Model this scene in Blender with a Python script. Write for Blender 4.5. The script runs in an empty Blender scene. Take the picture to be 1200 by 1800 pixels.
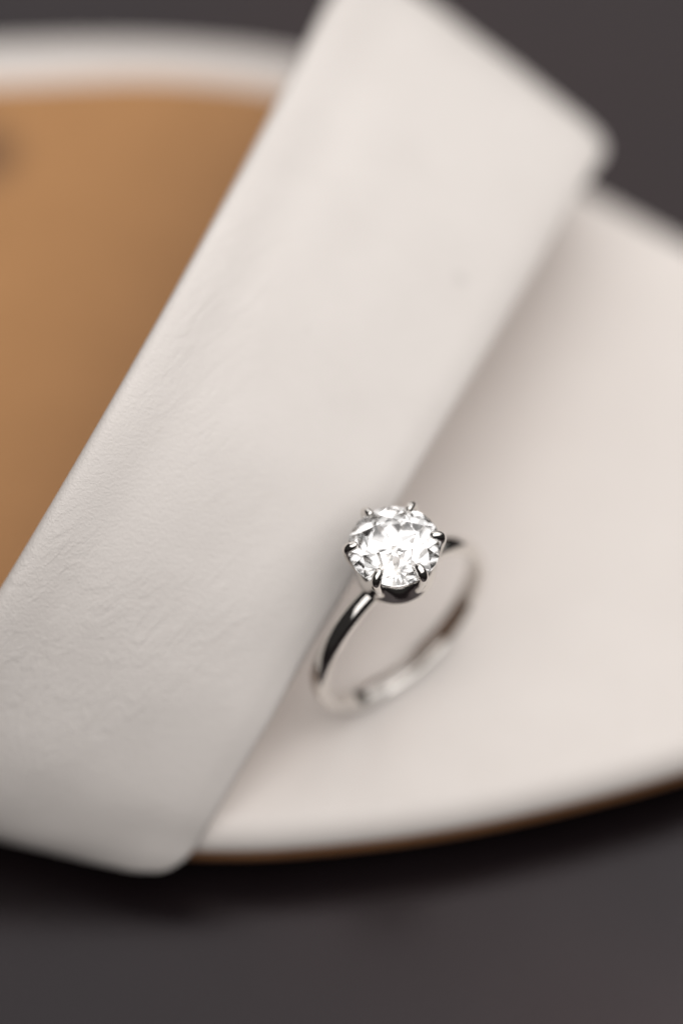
import bpy, bmesh, math
from mathutils import Vector, Matrix
from math import sin, cos, pi, radians

S = bpy.context.scene
MM = 0.001
COL = S.collection

# ------------------------------------------------------------------ camera
ELEV = radians(56)
cam_d = bpy.data.cameras.new("camera")
cam = bpy.data.objects.new("camera", cam_d)
COL.objects.link(cam)
cam.location = Vector((-4.886, -165.587, 272.976)) * MM
cam.rotation_euler = (pi / 2 - ELEV, 0, 0)
cam_d.sensor_fit = 'VERTICAL'
cam_d.sensor_height = 36
cam_d.sensor_width = 24
cam_d.lens = 126
cam_d.clip_start = 0.005
cam_d.clip_end = 20
cam_d.dof.use_dof = True
cam_d.dof.focus_distance = 0.2985
cam_d.dof.aperture_fstop = 4.8
cam_d.dof.aperture_blades = 0
S.camera = cam

# ------------------------------------------------------------------ world, lamps, exposure
w = bpy.data.worlds.new("World")
S.world = w
w.use_nodes = True
bg = w.node_tree.nodes["Background"]
bg.inputs[0].default_value = (1.0, 0.95, 0.92, 1)
bg.inputs[1].default_value = 0.03


def area(name, loc, target, sx, sy, radiance, col):
    d = bpy.data.lights.new(name, 'AREA')
    d.shape = 'RECTANGLE'
    d.size, d.size_y = sx, sy
    d.energy = radiance * pi * sx * sy
    d.color = col
    o = bpy.data.objects.new(name, d)
    COL.objects.link(o)
    o.location = loc
    o.rotation_euler = (Vector(target) - Vector(loc)).to_track_quat('-Z', 'Y').to_euler()
    return o


area("window_light", (0.12, 0.46, 0.50), (0, 0.0, 0), 1.5, 0.75, 1.05, (1.0, 0.975, 0.955))
area("ceiling_light", (0.14, -0.22, 0.75), (0.0, -0.05, 0), 1.5, 0.95, 1.85, (1.0, 0.97, 0.95))

S.view_settings.view_transform = 'Standard'
S.view_settings.look = 'None'
S.view_settings.exposure = 0.0
S.view_settings.gamma = 1.0
S.view_settings.use_curve_mapping = False
cy = S.cycles
cy.use_denoising = True
cy.denoiser = 'OPENIMAGEDENOISE'
cy.max_bounces = 24
cy.transmission_bounces = 24
cy.glossy_bounces = 10
cy.diffuse_bounces = 5
cy.caustics_refractive = False
cy.caustics_reflective = False
cy.sample_clamp_indirect = 8
cy.blur_glossy = 0.0


# ------------------------------------------------------------------ materials
def new_mat(name):
    m = bpy.data.materials.new(name)
    m.use_nodes = True
    nt = m.node_tree
    return m, nt, nt.nodes["Principled BSDF"]


def N(nt, t, **kw):
    n = nt.nodes.new(t)
    for k, v in kw.items():
        setattr(n, k, v)
    return n


def mm_coords(nt, rot=(0, 0, 0), scale=(1000, 1000, 1000)):
    tc = N(nt, 'ShaderNodeTexCoord')
    mp = N(nt, 'ShaderNodeMapping')
    mp.inputs['Rotation'].default_value = rot
    mp.inputs['Scale'].default_value = scale
    nt.links.new(tc.outputs['Object'], mp.inputs['Vector'])
    return mp.outputs['Vector']


def noise(nt, vec, scale, detail=3, rough=0.5, dist=0.0):
    n = N(nt, 'ShaderNodeTexNoise')
    n.inputs['Scale'].default_value = scale
    n.inputs['Detail'].default_value = detail
    n.inputs['Roughness'].default_value = rough
    n.inputs['Distortion'].default_value = dist
    nt.links.new(vec, n.inputs['Vector'])
    return n.outputs['Fac']


def ramp(nt, fac, stops):
    r = N(nt, 'ShaderNodeValToRGB')
    el = r.color_ramp.elements
    el[0].position, el[0].color = stops[0][0], (*stops[0][1], 1)
    el[1].position, el[1].color = stops[1][0], (*stops[1][1], 1)
    for p, c in stops[2:]:
        x = el.new(p)
        x.color = (*c, 1)
    nt.links.new(fac, r.inputs['Fac'])
    return r.outputs['Color']


def math_node(nt, op, a, b):
    n = N(nt, 'ShaderNodeMath', operation=op)
    for i, v in enumerate((a, b)):
        if isinstance(v, (int, float)):
            n.inputs[i].default_value = v
        else:
            nt.links.new(v, n.inputs[i])
    return n.outputs[0]


def bump(nt, bsdf, height, dist_mm, strength=1.0):
    b = N(nt, 'ShaderNodeBump')
    b.inputs['Strength'].default_value = strength
    b.inputs['Distance'].default_value = dist_mm * MM
    nt.links.new(height, b.inputs['Height'])
    nt.links.new(b.outputs['Normal'], bsdf.inputs['Normal'])


def leather(name, c0, c1, rough, grain=0.035, creases=0.0, marks=()):
    m, nt, b = new_mat(name)
    v = mm_coords(nt)
    flat = mm_coords(nt, scale=(1000, 1000, 0))
    colr = ramp(nt, noise(nt, v, 0.12, 4, 0.6), [(0.3, c0), (0.7, c1)])
    # small pores and specks: marks of their own
    for (px, py, r, dark) in marks:
        d = N(nt, 'ShaderNodeVectorMath', operation='DISTANCE')
        nt.links.new(flat, d.inputs[0])
        d.inputs[1].default_value = (px, py, 0)
        f = ramp(nt, math_node(nt, 'DIVIDE', d.outputs['Value'], r),
                 [(0.0, (dark * .6,) * 3), (1.0, (0, 0, 0)), (0.55, (dark * .45,) * 3), (0.75, (dark,) * 3)])
        mx = N(nt, 'ShaderNodeMix', data_type='RGBA')
        nt.links.new(f, mx.inputs['Factor'])
        nt.links.new(colr, mx.inputs['A'])
        mx.inputs['B'].default_value = (0.30, 0.27, 0.25, 1)
        colr = mx.outputs['Result']
    nt.links.new(colr, b.inputs['Base Color'])
    b.inputs['Roughness'].default_value = rough
    b.inputs['Specular IOR Level'].default_value = 0.4
    # fine pebble grain
    vo = N(nt, 'ShaderNodeTexVoronoi', feature='SMOOTH_F1')
    vo.inputs['Scale'].default_value = 4.4
    vo.inputs['Smoothness'].default_value = 0.6
    nv = N(nt, 'ShaderNodeTexNoise')
    nv.inputs['Scale'].default_value = 1.7
    nv.inputs['Detail'].default_value = 2
    nt.links.new(v, nv.inputs['Vector'])
    ad = N(nt, 'ShaderNodeMix', data_type='RGBA', blend_type='ADD')
    ad.inputs['Factor'].default_value = 0.6
    nt.links.new(v, ad.inputs['A'])
    nt.links.new(nv.outputs['Color'], ad.inputs['B'])
    nt.links.new(ad.outputs['Result'], vo.inputs['Vector'])
    h = math_node(nt, 'MULTIPLY', vo.outputs['Distance'], -grain)
    h = math_node(nt, 'ADD', h, math_node(nt, 'MULTIPLY', noise(nt, v, 0.35, 3, 0.5), grain * 1.0))
    if creases:
        v1 = mm_coords(nt, rot=(0, 0, radians(-50)))
        mp = N(nt, 'ShaderNodeMapping')
        mp.inputs['Scale'].default_value = (0.16, 0.75, 0.45)
        nt.links.new(v1, mp.inputs['Vector'])
        vc = mp.outputs['Vector']
        cr = noise(nt, vc, 0.9, 4, 0.6, 1.2)
        k = N(nt, 'ShaderNodeMapRange')
        k.interpolation_type = 'SMOOTHSTEP'
        nt.links.new(cr, k.inputs['Value'])
        k.inputs['From Min'].default_value = 0.42
        k.inputs['From Max'].default_value = 0.62
        msk = noise(nt, v, 0.045, 1, 0.4)
        mk = N(nt, 'ShaderNodeMapRange')
        mk.interpolation_type = 'SMOOTHSTEP'
        nt.links.new(msk, mk.inputs['Value'])
        mk.inputs['From Min'].default_value = 0.38
        mk.inputs['From Max'].default_value = 0.66
        h = math_node(nt, 'ADD', h, math_node(nt, 'MULTIPLY', math_node(nt, 'MULTIPLY', k.outputs[0], mk.outputs[0]), creases))
    ma = mm_coords(nt, rot=(0, radians(-20), radians(8)), scale=(900, 3600, 2600))
    h = math_node(nt, 'ADD', h, math_node(nt, 'MULTIPLY', noise(nt, ma, 1.0, 2, 0.5, 0.6), grain * 0.9))
    bump(nt, b, h, 1.0)
    return m


M_strap = leather("white_leather", (0.755, 0.71, 0.675), (0.79, 0.745, 0.71), 0.5, 0.028, 0.030,
                  marks=((5.6, 29.4 - 30, 0.62, 0.30), (-7.8, 19.7 - 30, 0.3, 0.10)))
M_insole = leather("white_lining_leather", (0.745, 0.695, 0.658), (0.775, 0.726, 0.689), 0.55, 0.012)
M_lining = leather("beige_strap_lining", (0.47, 0.29, 0.16), (0.52, 0.33, 0.19), 0.6, 0.03)
M_footbed = leather("tan_leather", (0.415, 0.204, 0.072), (0.45, 0.224, 0.082), 0.5, 0.03,
                    marks=())


def footbed_mark():
    # soft dark brown patch on the tan leather near the frame's left edge
    nt = M_footbed.node_tree
    b = nt.nodes["Principled BSDF"]
    src = b.inputs['Base Color'].links[0].from_socket
    v = mm_coords(nt, scale=(1000, 1000, 0))
    d = N(nt, 'ShaderNodeVectorMath', operation='DISTANCE')
    nt.links.new(v, d.inputs[0])
    d.inputs[1].default_value = (-40.5, 60.5 - 30, 0)
    f = N(nt, 'ShaderNodeMapRange')
    f.interpolation_type = 'SMOOTHSTEP'
    nt.links.new(d.outputs['Value'], f.inputs['Value'])
    f.inputs['From Min'].default_value = 1.8
    f.inputs['From Max'].default_value = 6.0
    f.inputs['To Min'].default_value = 0.7
    f.inputs['To Max'].default_value = 0.0
    mx = N(nt, 'ShaderNodeMix', data_type='RGBA')
    nt.links.new(f.outputs[0], mx.inputs['Factor'])
    nt.links.new(src, mx.inputs['A'])
    mx.inputs['B'].default_value = (0.12, 0.055, 0.022, 1)
    nt.links.new(mx.outputs['Result'], b.inputs['Base Color'])


footbed_mark()

M_outsole, nt, b = new_mat("brown_sole_edge")
v = mm_coords(nt, scale=(200, 200, 2600))
nt.links.new(ramp(nt, noise(nt, v, 1.0, 4), [(0.3, (0.30, 0.13, 0.05)), (0.7, (0.40, 0.19, 0.08))]), b.inputs['Base Color'])
b.inputs['Roughness'].default_value = 0.35
bump(nt, b, noise(nt, v, 1.0, 4), 0.05)

M_sole_shade, nt, b = new_mat("black_sole_shade")  # near-black outsole wall: shade under the shoe is put into its colour
v = mm_coords(nt)
nt.links.new(ramp(nt, noise(nt, v, 0.8, 4), [(0.3, (0.006, 0.005, 0.005)), (0.7, (0.011, 0.009, 0.009))]), b.inputs['Base Color'])
b.inputs['Roughness'].default_value = 0.8
b.inputs['Specular IOR Level'].default_value = 0.1
bump(nt, b, noise(nt, v, 1.5, 4), 0.05)

M_table, nt, b = new_mat("glossy_dark_tabletop")
v = mm_coords(nt)
nt.links.new(ramp(nt, noise(nt, v, 0.03, 5, 0.6), [(0.3, (0.006, 0.004, 0.0045)), (0.7, (0.010, 0.007, 0.0078))]), b.inputs['Base Color'])
nt.links.new(math_node(nt, 'ADD', math_node(nt, 'MULTIPLY', noise(nt, v, 0.05, 4, 0.6), 0.12), 0.13), b.inputs['Roughness'])
nt.links.new(ramp(nt, noise(nt, v, 0.014, 2, 0.5), [(0.35, (0.90, 0.85, 0.90)), (0.65, (1.0, 0.83, 0.85))]), b.inputs['Specular Tint'])
b.inputs['Specular IOR Level'].default_value = 0.52
bump(nt, b, noise(nt, v, 1.6, 4, 0.6), 0.004)

M_metal, nt, b = new_mat("polished_white_gold")
v = mm_coords(nt)
nt.links.new(ramp(nt, noise(nt, v, 1.2, 3), [(0.3, (0.70, 0.675, 0.645)), (0.7, (0.735, 0.71, 0.68))]), b.inputs['Base Color'])
b.inputs['Metallic'].default_value = 1.0
nt.links.new(math_node(nt, 'MULTIPLY', noise(nt, v, 3.0, 3), 0.14), b.inputs['Roughness'])
vs = mm_coords(nt, rot=(0.5, 0.3, 0.8), scale=(1500, 9000, 1500))
bump(nt, b, noise(nt, vs, 1.0, 2, 0.5), 0.0012)

M_stone, nt, b = new_mat("diamond")
b.inputs['Base Color'].default_value = (1, 1, 1, 1)
b.inputs['Roughness'].default_value = 0.0
b.inputs['IOR'].default_value = 2.417
b.inputs['Transmission Weight'].default_value = 1.0


# ------------------------------------------------------------------ helpers
def mesh_obj(name, verts, faces, mat, parent=None, smooth=True, origin=(0, 0, 0)):
    """verts in millimetres; the object's origin sits at `origin` (mm) of its parent"""
    ox, oy, oz = origin
    me = bpy.data.meshes.new(name)
    me.from_pydata([((x - ox) * MM, (y - oy) * MM, (z - oz) * MM) for x, y, z in verts], [], faces)
    me.validate()
    bm = bmesh.new()
    bm.from_mesh(me)
    bmesh.ops.recalc_face_normals(bm, faces=bm.faces)
    bm.to_mesh(me)
    bm.free()
    me.materials.append(mat)
    for p in me.polygons:
        p.use_smooth = smooth
    o = bpy.data.objects.new(name, me)
    COL.objects.link(o)
    o.parent = parent
    return o


def thing(name, loc_mm, label, cat):
    o = bpy.data.objects.new(name, None)
    COL.objects.link(o)
    o.empty_display_size = 0.01
    o.location = Vector(loc_mm) * MM
    o["label"], o["category"] = label, cat
    return o


def catmull(pts, u):
    """u in 0..len-1, points as tuples"""
    n = len(pts)
    i = min(int(u), n - 2)
    t = u - i
    p0, p1, p2, p3 = (Vector(pts[max(0, min(n - 1, k))]) for k in (i - 1, i, i + 1, i + 2))
    return 0.5 * ((2 * p1) + (p2 - p0) * t + (2 * p0 - 5 * p1 + 4 * p2 - p3) * t * t + (3 * p1 - p0 - 3 * p2 + p3) * t ** 3)


def closed_curve(pts, per=6):
    out = []
    n = len(pts)
    for i in range(n):
        p0, p1, p2, p3 = (Vector((*pts[(i + k) % n], 0)) for k in (-1, 0, 1, 2))
        for j in range(per):
            t = j / per
            q = 0.5 * ((2 * p1) + (p2 - p0) * t + (2 * p0 - 5 * p1 + 4 * p2 - p3) * t * t + (3 * p1 - p0 - 3 * p2 + p3) * t ** 3)
            out.append((q.x, q.y))
    return out


def offset_loop(loop, d):
    """move a counter-clockwise loop inwards by d"""
    out = []
    n = len(loop)
    for i in range(n):
        a, c = Vector(loop[i - 1]), Vector(loop[(i + 1) % n])
        t = (c - a).normalized()
        nrm = Vector((-t.y, t.x))
        out.append((loop[i][0] + nrm.x * d, loop[i][1] + nrm.y * d))
    return out


def slab(name, loop, profile, mat, parent, origin):
    """stack of offset loops: profile = [(inset, z), ...] from the bottom rim to the top rim; both ends capped"""
    verts, faces = [], []
    n = len(loop)
    for d, z in profile:
        verts += [(x, y, z) for x, y in offset_loop(loop, d)]
    for r in range(len(profile) - 1):
        for i in range(n):
            j = (i + 1) % n
            faces.append((r * n + i, r * n + j, (r + 1) * n + j, (r + 1) * n + i))
    faces.append(tuple(range(n - 1, -1, -1)))
    faces.append(tuple((len(profile) - 1) * n + i for i in range(n)))
    o = mesh_obj(name, verts, faces, mat, parent, True, origin)
    for p in o.data.polygons:
        if len(p.vertices) > 4:
            p.use_smooth = False
    return o


# ------------------------------------------------------------------ the table
TZ = -8.2
bm = bmesh.new()
bmesh.ops.create_grid(bm, x_segments=8, y_segments=8, size=0.9)
me = bpy.data.meshes.new("tabletop")
bm.to_mesh(me)
bm.free()
me.materials.append(M_table)
tab = bpy.data.objects.new("tabletop", me)
COL.objects.link(tab)
tab.location = (0, 0.1, TZ * MM)
tab["kind"] = "structure"

# ------------------------------------------------------------------ the sandal
E0 = (0, 30, TZ)
sandal = thing("sandal", E0, "white leather slide sandal with a tan footbed lying on the dark tabletop", "sandal")

outline = [(55.7, 32.8), (43.4, 41.1), (29.7, 50.3), (21.1, 56.3), (13.4, 61.9), (2.0, 69.4), (-8.3, 74.7), (-23.2, 76.9), (-39.1, 76.7),
           (-55.2, 75.5), (-80.2, 73.5), (-110.6, 70.4), (-139.7, 57.9), (-152.5, 31.8), (-136.0, 12.4), (-105.4, 4.1), (-75.4, -1.9), (-48.5, -7.8),
           (-36.6, -11.0), (-24.8, -14.6), (-14.7, -15.5), (-4.7, -14.8), (5.4, -13.2), (15.5, -10.7), (25.7, -7.5), (35.3, -3.5), (44.9, 1.1), (57.5, 8.8), (61.9, 22.2)]
loop = closed_curve(outline, 6)
slab("outsole", loop, [(2.4, TZ + 0.02), (1.9, TZ + 0.3), (1.7, TZ + 0.8), (1.7, -4.4)], M_sole_shade, sandal, E0)
slab("midsole", loop, [(1.2, -4.6), (0.4, -4.5), (0.1, -4.2), (0.05, -3.1), (0.25, -2.8), (0.8, -2.72)], M_outsole, sandal, E0)
arc = [(2.6 - 2.6 * sin(a), -2.6 + 2.6 * cos(a)) for a in [radians(90 - 90 * k / 9) for k in range(10)]]
slab("insole", loop, [(1.5, -2.7), (0.2, -2.7)] + arc, M_insole, sandal, E0)

# tan footbed laid into the heel half, ending out of sight beneath the strap
fb_pts = [(-4, 65.5), (-9.5, 68.6), (-23.0, 70.6), (-38.9, 69.9), (-55, 69.5), (-80, 67.5), (-108, 62.5), (-132, 50), (-142, 32), (-128, 20),
          (-103, 10), (-70, -1.5), (-52, -2), (-40, -4), (-33, 2), (-25, 18), (-17, 37), (-9, 54)]
fb = closed_curve(fb_pts, 6)
fb = fb[::-1] if sum(fb[i - 1][0] * fb[i][1] - fb[i][0] * fb[i - 1][1] for i in range(len(fb))) < 0 else fb
slab("footbed", fb, [(0.0, -0.3), (0.0, 0.15), (0.12, 0.42), (0.4, 0.62), (0.9, 0.7)], M_footbed, sandal, E0)

# the strap: left edge and right edge from the near side of the sole to the far side
RE = [(-21.2, -15.7, -4.4), (-20.0, -16.5, -3.3), (-18.3, -16.1, -2.3), (-17.0, -15.2, -0.7), (-15.6, -13.97, 1.8), (-13.21, -11.24, 5.2), (-10.74, -8.25, 8.3),
      (-8.25, -4.6, 11.2), (-5.81, -1.31, 13.3), (-2.44, 4.0, 15.6), (0.93, 10.04, 17), (5.72, 19.41, 17.3), (12.03, 32.42, 16.6), (15.75, 40.85, 15.5),
      (18.5, 47.0, 14.3), (19.7, 50.0, 13.2), (19.4, 52.4, 11.8), (18.0, 54.4, 9.2), (16.8, 55.6, 5.0), (16.4, 56.0, 0.5), (16.2, 55.6, -4.5)]
LE = [(-47.6, -8.3, -4.4), (-47.51, -9.2, -2.8), (-46.38, -10.98, 0.5), (-44.09, -10.84, 5), (-41.3, -9.24, 9.5), (-38.66, -7.4, 13), (-36.09, -5.04, 16.5),
      (-33.57, -2.53, 19.7), (-29.91, 1.91, 23.8), (-26.4, 6.8, 27.2), (-22.9, 12.71, 29.6), (-18.6, 21.4, 31.2), (-13.4, 34.42, 30.8), (-10.0, 45.0, 28.8),
      (-7.6, 52.6, 27.6), (-5.6, 58.8, 26.2), (-3.8, 64.2, 24.0), (-2.4, 67.6, 19.0), (-1.4, 69.2, 11), (-0.9, 69.8, 2), (-0.8, 69.6, -4.5)]


def relaxed(ctrl, n=420, passes=24):
    """the control points as a relaxed curve of n + 1 points; both edges keep the same parameter"""
    pts = [catmull(ctrl, (len(ctrl) - 1) * k / n) for k in range(n + 1)]
    for _ in range(passes):
        pts = [pts[0]] + [(pts[k - 1] + 2 * pts[k] + pts[k + 1]) / 4 for k in range(1, n)] + [pts[-1]]
    return pts


def strap_profile(W):
    """across the strap: list of (distance from left edge, height over the mid sheet), round the whole section"""
    r = 1.0
    top = []
    n = 30
    for k in range(n + 1):
        d = r + (W - 2 * r) * k / n
        h = r + 0.3 * (1 - (2 * d / W - 1) ** 2)
        h += 0.10 * math.exp(-((d - 2.2) / 1.6) ** 2) - 0.16 * math.exp(-((d - 5.5) / 2.2) ** 2)
        e = max(0.0, 1 - (W - d) / 3.0)
        h -= 0.6 * e * e
        top.append((d, h))
    rt = []
    for k in range(1, 8):
        a = pi * k / 8
        d0, h0 = top[-1]
        rr = (h0 + r * 0.9) / 2
        c = h0 - rr
        rt.append((W - r + r * sin(a), c + rr * cos(a)))
    bot = []
    for k in range(n + 1):
        d = W - r - (W - 2 * r) * k / n
        bot.append((d, -0.9 + 0.3 * (1 - (2 * d / W - 1) ** 2)))
    lt = []
    for k in range(1, 8):
        a = pi * k / 8
        h0 = top[0][1]
        rr = (h0 + 0.9) / 2
        c = h0 - rr
        lt.append((r - r * sin(a), c - rr * cos(a)))
    return top, rt, bot, lt


def build_strap():
    rows = 130
    NP = 420
    LP, RP = relaxed(LE, NP), relaxed(RE, NP)

    def at(pts, u):
        k = min(int(u), NP - 1)
        return pts[k].lerp(pts[k + 1], u - k)
    verts, faces = [], []
    lin_v, lin_f = [], []
    ring_n = None
    # centre line tangents for the normals
    for i in range(rows + 1):
        u = NP * i / rows
        L, R = at(LP, u), at(RP, u)
        e = 4.0
        u0, u1 = max(0, u - e), min(NP, u + e)
        T = ((at(LP, u1) + at(RP, u1)) - (at(LP, u0) + at(RP, u0))).normalized()
        c = R - L
        W = c.length
        c.normalize()
        nrm = c.cross(T).normalized()
        top, rt, bot, lt = strap_profile(W)
        # slow hand-made waviness of the hide
        prof = top + rt + bot + lt
        nt_ = len(top)
        if ring_n is None:
            ring_n = len(prof)
        for k, (d, h) in enumerate(prof):
            if k < nt_:
                env = sin(pi * min(1, max(0, d / W)))
                h += env * (0.045 * sin(0.31 * i + 0.23 * d) * sin(0.17 * d + 0.06 * i) + 0.03 * sin(0.55 * d - 0.21 * i + 1.3))
            p = L + c * d + nrm * h
            verts.append(tuple(p))
        for k, (d, h) in enumerate(bot[1:-1]):
            lin_v.append(tuple(L + c * d + nrm * (h - 0.12)))
    for i in range(rows):
        for k in range(ring_n):
            j = (k + 1) % ring_n
            faces.append((i * ring_n + k, i * ring_n + j, (i + 1) * ring_n + j, (i + 1) * ring_n + k))
    faces.append(tuple(range(ring_n)))
    faces.append(tuple(rows * ring_n + k for k in range(ring_n)))
    st = mesh_obj("strap", verts, faces, M_strap, sandal, True, E0)
    m = len(lin_v) // (rows + 1)
    for i in range(rows):
        for k in range(m - 1):
            lin_f.append((i * m + k, i * m + k + 1, (i + 1) * m + k + 1, (i + 1) * m + k))
    li = mesh_obj("lining", lin_v, lin_f, M_lining, st, True, E0)
    return st, li


build_strap()

# ------------------------------------------------------------------ the ring (local frame: band in the x-z plane, contact point at the origin)
ring = thing("engagement_ring", (0.5, 0.6, 0.0),
             "white gold solitaire ring with a round diamond standing on the white insole beside the strap", "ring")
ring.rotation_euler = (0, radians(-3.2), radians(40))
RO = 9.6       # outer radius of the band
CZ = RO        # its centre height
GZ = 22.7      # girdle height
GR = 3.9       # girdle radius


def build_band():
    verts, faces = [], []
    n = 192
    a0 = radians(6)
    half = [(0.0, 0.68), (0.32, 0.66), (0.56, 0.60), (0.74, 0.48), (0.86, 0.27), (0.93, -0.02), (0.96, -0.32), (0.95, -0.54), (0.87, -0.64), (0.5, -0.68)]
    prof = [(-y, r) for y, r in half[:0:-1]] + half + [(0.0, -0.7)]
    k = len(prof)
    for i in range(n):
        a = 2 * pi * i / n + pi / 2
        near = max(0.0, cos(a - pi / 2))          # 1 at the head
        wsc = 1.0 - 0.16 * near ** 6
        for (y, r) in prof:
            rr = RO - 0.58 + r * 0.86 * (1.0 + 0.05 * near)
            verts.append((rr * cos(a), y * 0.90 * wsc, CZ + rr * sin(a)))
    for i in range(n):
        i2 = (i + 1) % n
        for j in range(k):
            j2 = (j + 1) % k
            faces.append((i * k + j, i2 * k + j, i2 * k + j2, i * k + j2))
    return mesh_obj("band", verts, faces, M_metal, ring)


build_band()

PRONG0 = radians(27)


def tube(path, radii, seg=14):
    """round tube with hemispherical ends along a path in a vertical plane"""
    verts, faces = [], []
    pts = [Vector(p) for p in path]
    n = len(pts)
    side = None
    for i in range(n):
        t = (pts[min(i + 1, n - 1)] - pts[max(i - 1, 0)]).normalized()
        if side is None:
            side = t.cross(Vector((0, 0, 1)))
            side = side.normalized() if side.length > 1e-4 else Vector((1, 0, 0))
        s = (side - t * side.dot(t)).normalized()
        bn = t.cross(s)
        for j in range(seg):
            a = 2 * pi * j / seg
            verts.append(tuple(pts[i] + (s * cos(a) + bn * sin(a)) * radii[i]))
    for i in range(n - 1):
        for j in range(seg):
            j2 = (j + 1) % seg
            faces.append((i * seg + j, i * seg + j2, (i + 1) * seg + j2, (i + 1) * seg + j))
    faces.append(tuple(range(seg)))
    faces.append(tuple((n - 1) * seg + j for j in range(seg)))
    return verts, faces


def build_prong(k):
    a = PRONG0 + k * pi / 3
    key = [(2.45, 18.65, .36), (3.02, 19.8, .42), (3.62, 21.4, .44), (3.90, 22.5, .44), (3.98, 22.95, .44), (3.88, 23.32, .43), (3.62, 23.55, .41), (3.36, 23.65, .37)]
    pts, rad = [], []
    for i in range(29):
        q = catmull([(r, z, t) for r, z, t in key], 7 * i / 28)
        pts.append(q)
    path = [(q.x * cos(a), q.x * sin(a), q.y) for q in pts]
    rad = [q.z for q in pts]
    # rounded tip
    t = (Vector(path[-1]) - Vector(path[-2])).normalized()
    e, r0 = Vector(path[-1]), rad[-1]
    for s in (0.3, 0.55, 0.75, 0.9, 0.99):
        path.append(tuple(e + t * r0 * s))
        rad.append(r0 * math.sqrt(1 - s * s))
    v, f = tube(path, rad)
    return mesh_obj("prong", v, f, M_metal, ring)


for k in range(6):
    build_prong(k)


def build_basket():
    """flared cup under the stone: its rim rises to each prong and dips between them, with a rolled lip at the foot"""
    verts, faces = [], []
    n = 144
    rings = []
    for i in range(n):
        a = 2 * pi * i / n
        s = 0.5 + 0.5 * cos(6 * (a - PRONG0))           # 1 at a prong
        ztop = 20.6 + 0.6 * s ** 1.3
        prof = []

        # outside: from under the rim down over a rounded belly to the foot; inside: back up
        belly = 0.10
        out = [(2.86 + 0.3 * s, ztop), (3.06 + belly + 0.14 * s, ztop - 0.4), (3.26 + belly, 19.6), (3.32 + belly, 19.05), (3.25 + belly, 18.7),
               (2.95 + belly * .6, 18.52), (2.4, 18.46), (1.9, 18.44)]
        for q in range(36):
            c = catmull([(r, z, 0) for r, z in out], 7 * q / 35)
            prof.append((c.x, c.y))
        prof += [(1.7, 18.6), (2.2, 18.9), (2.7, 19.4), (2.72 + 0.2 * s, ztop - 0.4), (2.72 + 0.28 * s, ztop - 0.06)]
        rings.append([(r * cos(a), r * sin(a), z) for r, z in prof])
    m = len(rings[0])
    for r in rings:
        verts += r
    for i in range(n):
        i2 = (i + 1) % n
        for j in range(m - 1):
            faces.append((i * m + j, i2 * m + j, i2 * m + j + 1, i * m + j + 1))
        faces.append((i * m + m - 1, i2 * m + m - 1, i2 * m, i * m))
    return mesh_obj("basket", verts, faces, M_metal, ring)


build_basket()


def build_stone():
    """old European round brilliant: small table, high crown, chunky facets and an open culet"""
    bm = bmesh.new()
    tr, ch, gh = 0.48 * GR, 1.40, 0.10
    pd, cr = 3.40, 0.26
    rot = radians(11)

    def co(r, a, z):
        return Vector((r * cos(a + rot), r * sin(a + rot), GZ + z))

    def P(r, a, z):
        return bm.verts.new(co(r, a, z) * MM)

    def plane_z(p, q, r, x, y):
        n = (q - p).cross(r - p)
        return p.z - (n.x * (x - p.x) + n.y * (y - p.y)) / n.z
    st = pi / 4
    c22 = cos(st / 2)
    table = [P(tr, st * i, gh + ch) for i in range(8)]
    # points where stars and kites meet, set so that each kite is flat
    sr = 0.74 * GR
    sz = gh + ch * (1 - (sr * c22 - tr) / (GR - tr))
    star = [P(sr, st * (i + .5), sz) for i in range(8)]
    lr = 0.50 * GR
    lz = -gh - pd * (1 - (lr * c22 - cr) / (GR - cr))
    cul = [P(cr, st * i, -gh - pd) for i in range(8)]
    low = [P(lr, st * (i + .5), lz) for i in range(8)]
    # girdle, its edges scalloped so that every half facet is flat
    gt, gb = [], []
    for i in range(32):
        a = st * i / 4
        if i % 2 == 0:
            gt.append(P(GR, a, gh))
            gb.append(P(GR, a, -gh))
        else:
            k = (i // 4) + .5
            x, y = GR * cos(a + rot), GR * sin(a + rot)
            e0, e1 = st * (i - 1) / 4, st * (i + 1) / 4
            zt = plane_z(co(sr, st * k, sz), co(GR, e0, gh), co(GR, e1, gh), x, y)
            zb = plane_z(co(lr, st * k, lz), co(GR, e0, -gh), co(GR, e1, -gh), x, y)
            gt.append(P(GR, a, zt - GZ))
            gb.append(P(GR, a, zb - GZ))
    F = bm.faces.new
    F(table)
    for i in range(8):
        j = (i + 1) % 8
        F((table[i], star[i], table[j]))                                   # star facet
        # bezel kite between star[i-1] and star[i], from the table corner to the girdle at the corner's angle
        F((table[i], star[i - 1], gt[4 * i], star[i]))
        # two upper halves on each side of the half angle
        h = 4 * i + 2
        F((star[i], gt[4 * i], gt[4 * i + 1], gt[h]))
        F((star[i], gt[h], gt[(h + 1) % 32], gt[(h + 2) % 32]))
        # pavilion main and two lower halves
        F((cul[i], low[i - 1], gb[4 * i], low[i]))
        F((low[i], gb[h], gb[4 * i + 1], gb[4 * i]))
        F((low[i], gb[(h + 2) % 32], gb[(h + 1) % 32], gb[h]))
        F((cul[i], cul[j], low[i]))
    for i in range(32):
        j = (i + 1) % 32
        F((gt[i], gb[i], gb[j], gt[j]))
    F(cul[::-1])
    bmesh.ops.recalc_face_normals(bm, faces=bm.faces)
    me = bpy.data.meshes.new("gemstone")
    bm.to_mesh(me)
    bm.free()
    me.materials.append(M_stone)
    o = bpy.data.objects.new("gemstone", me)
    COL.objects.link(o)
    o.parent = ring
    return o


build_stone()
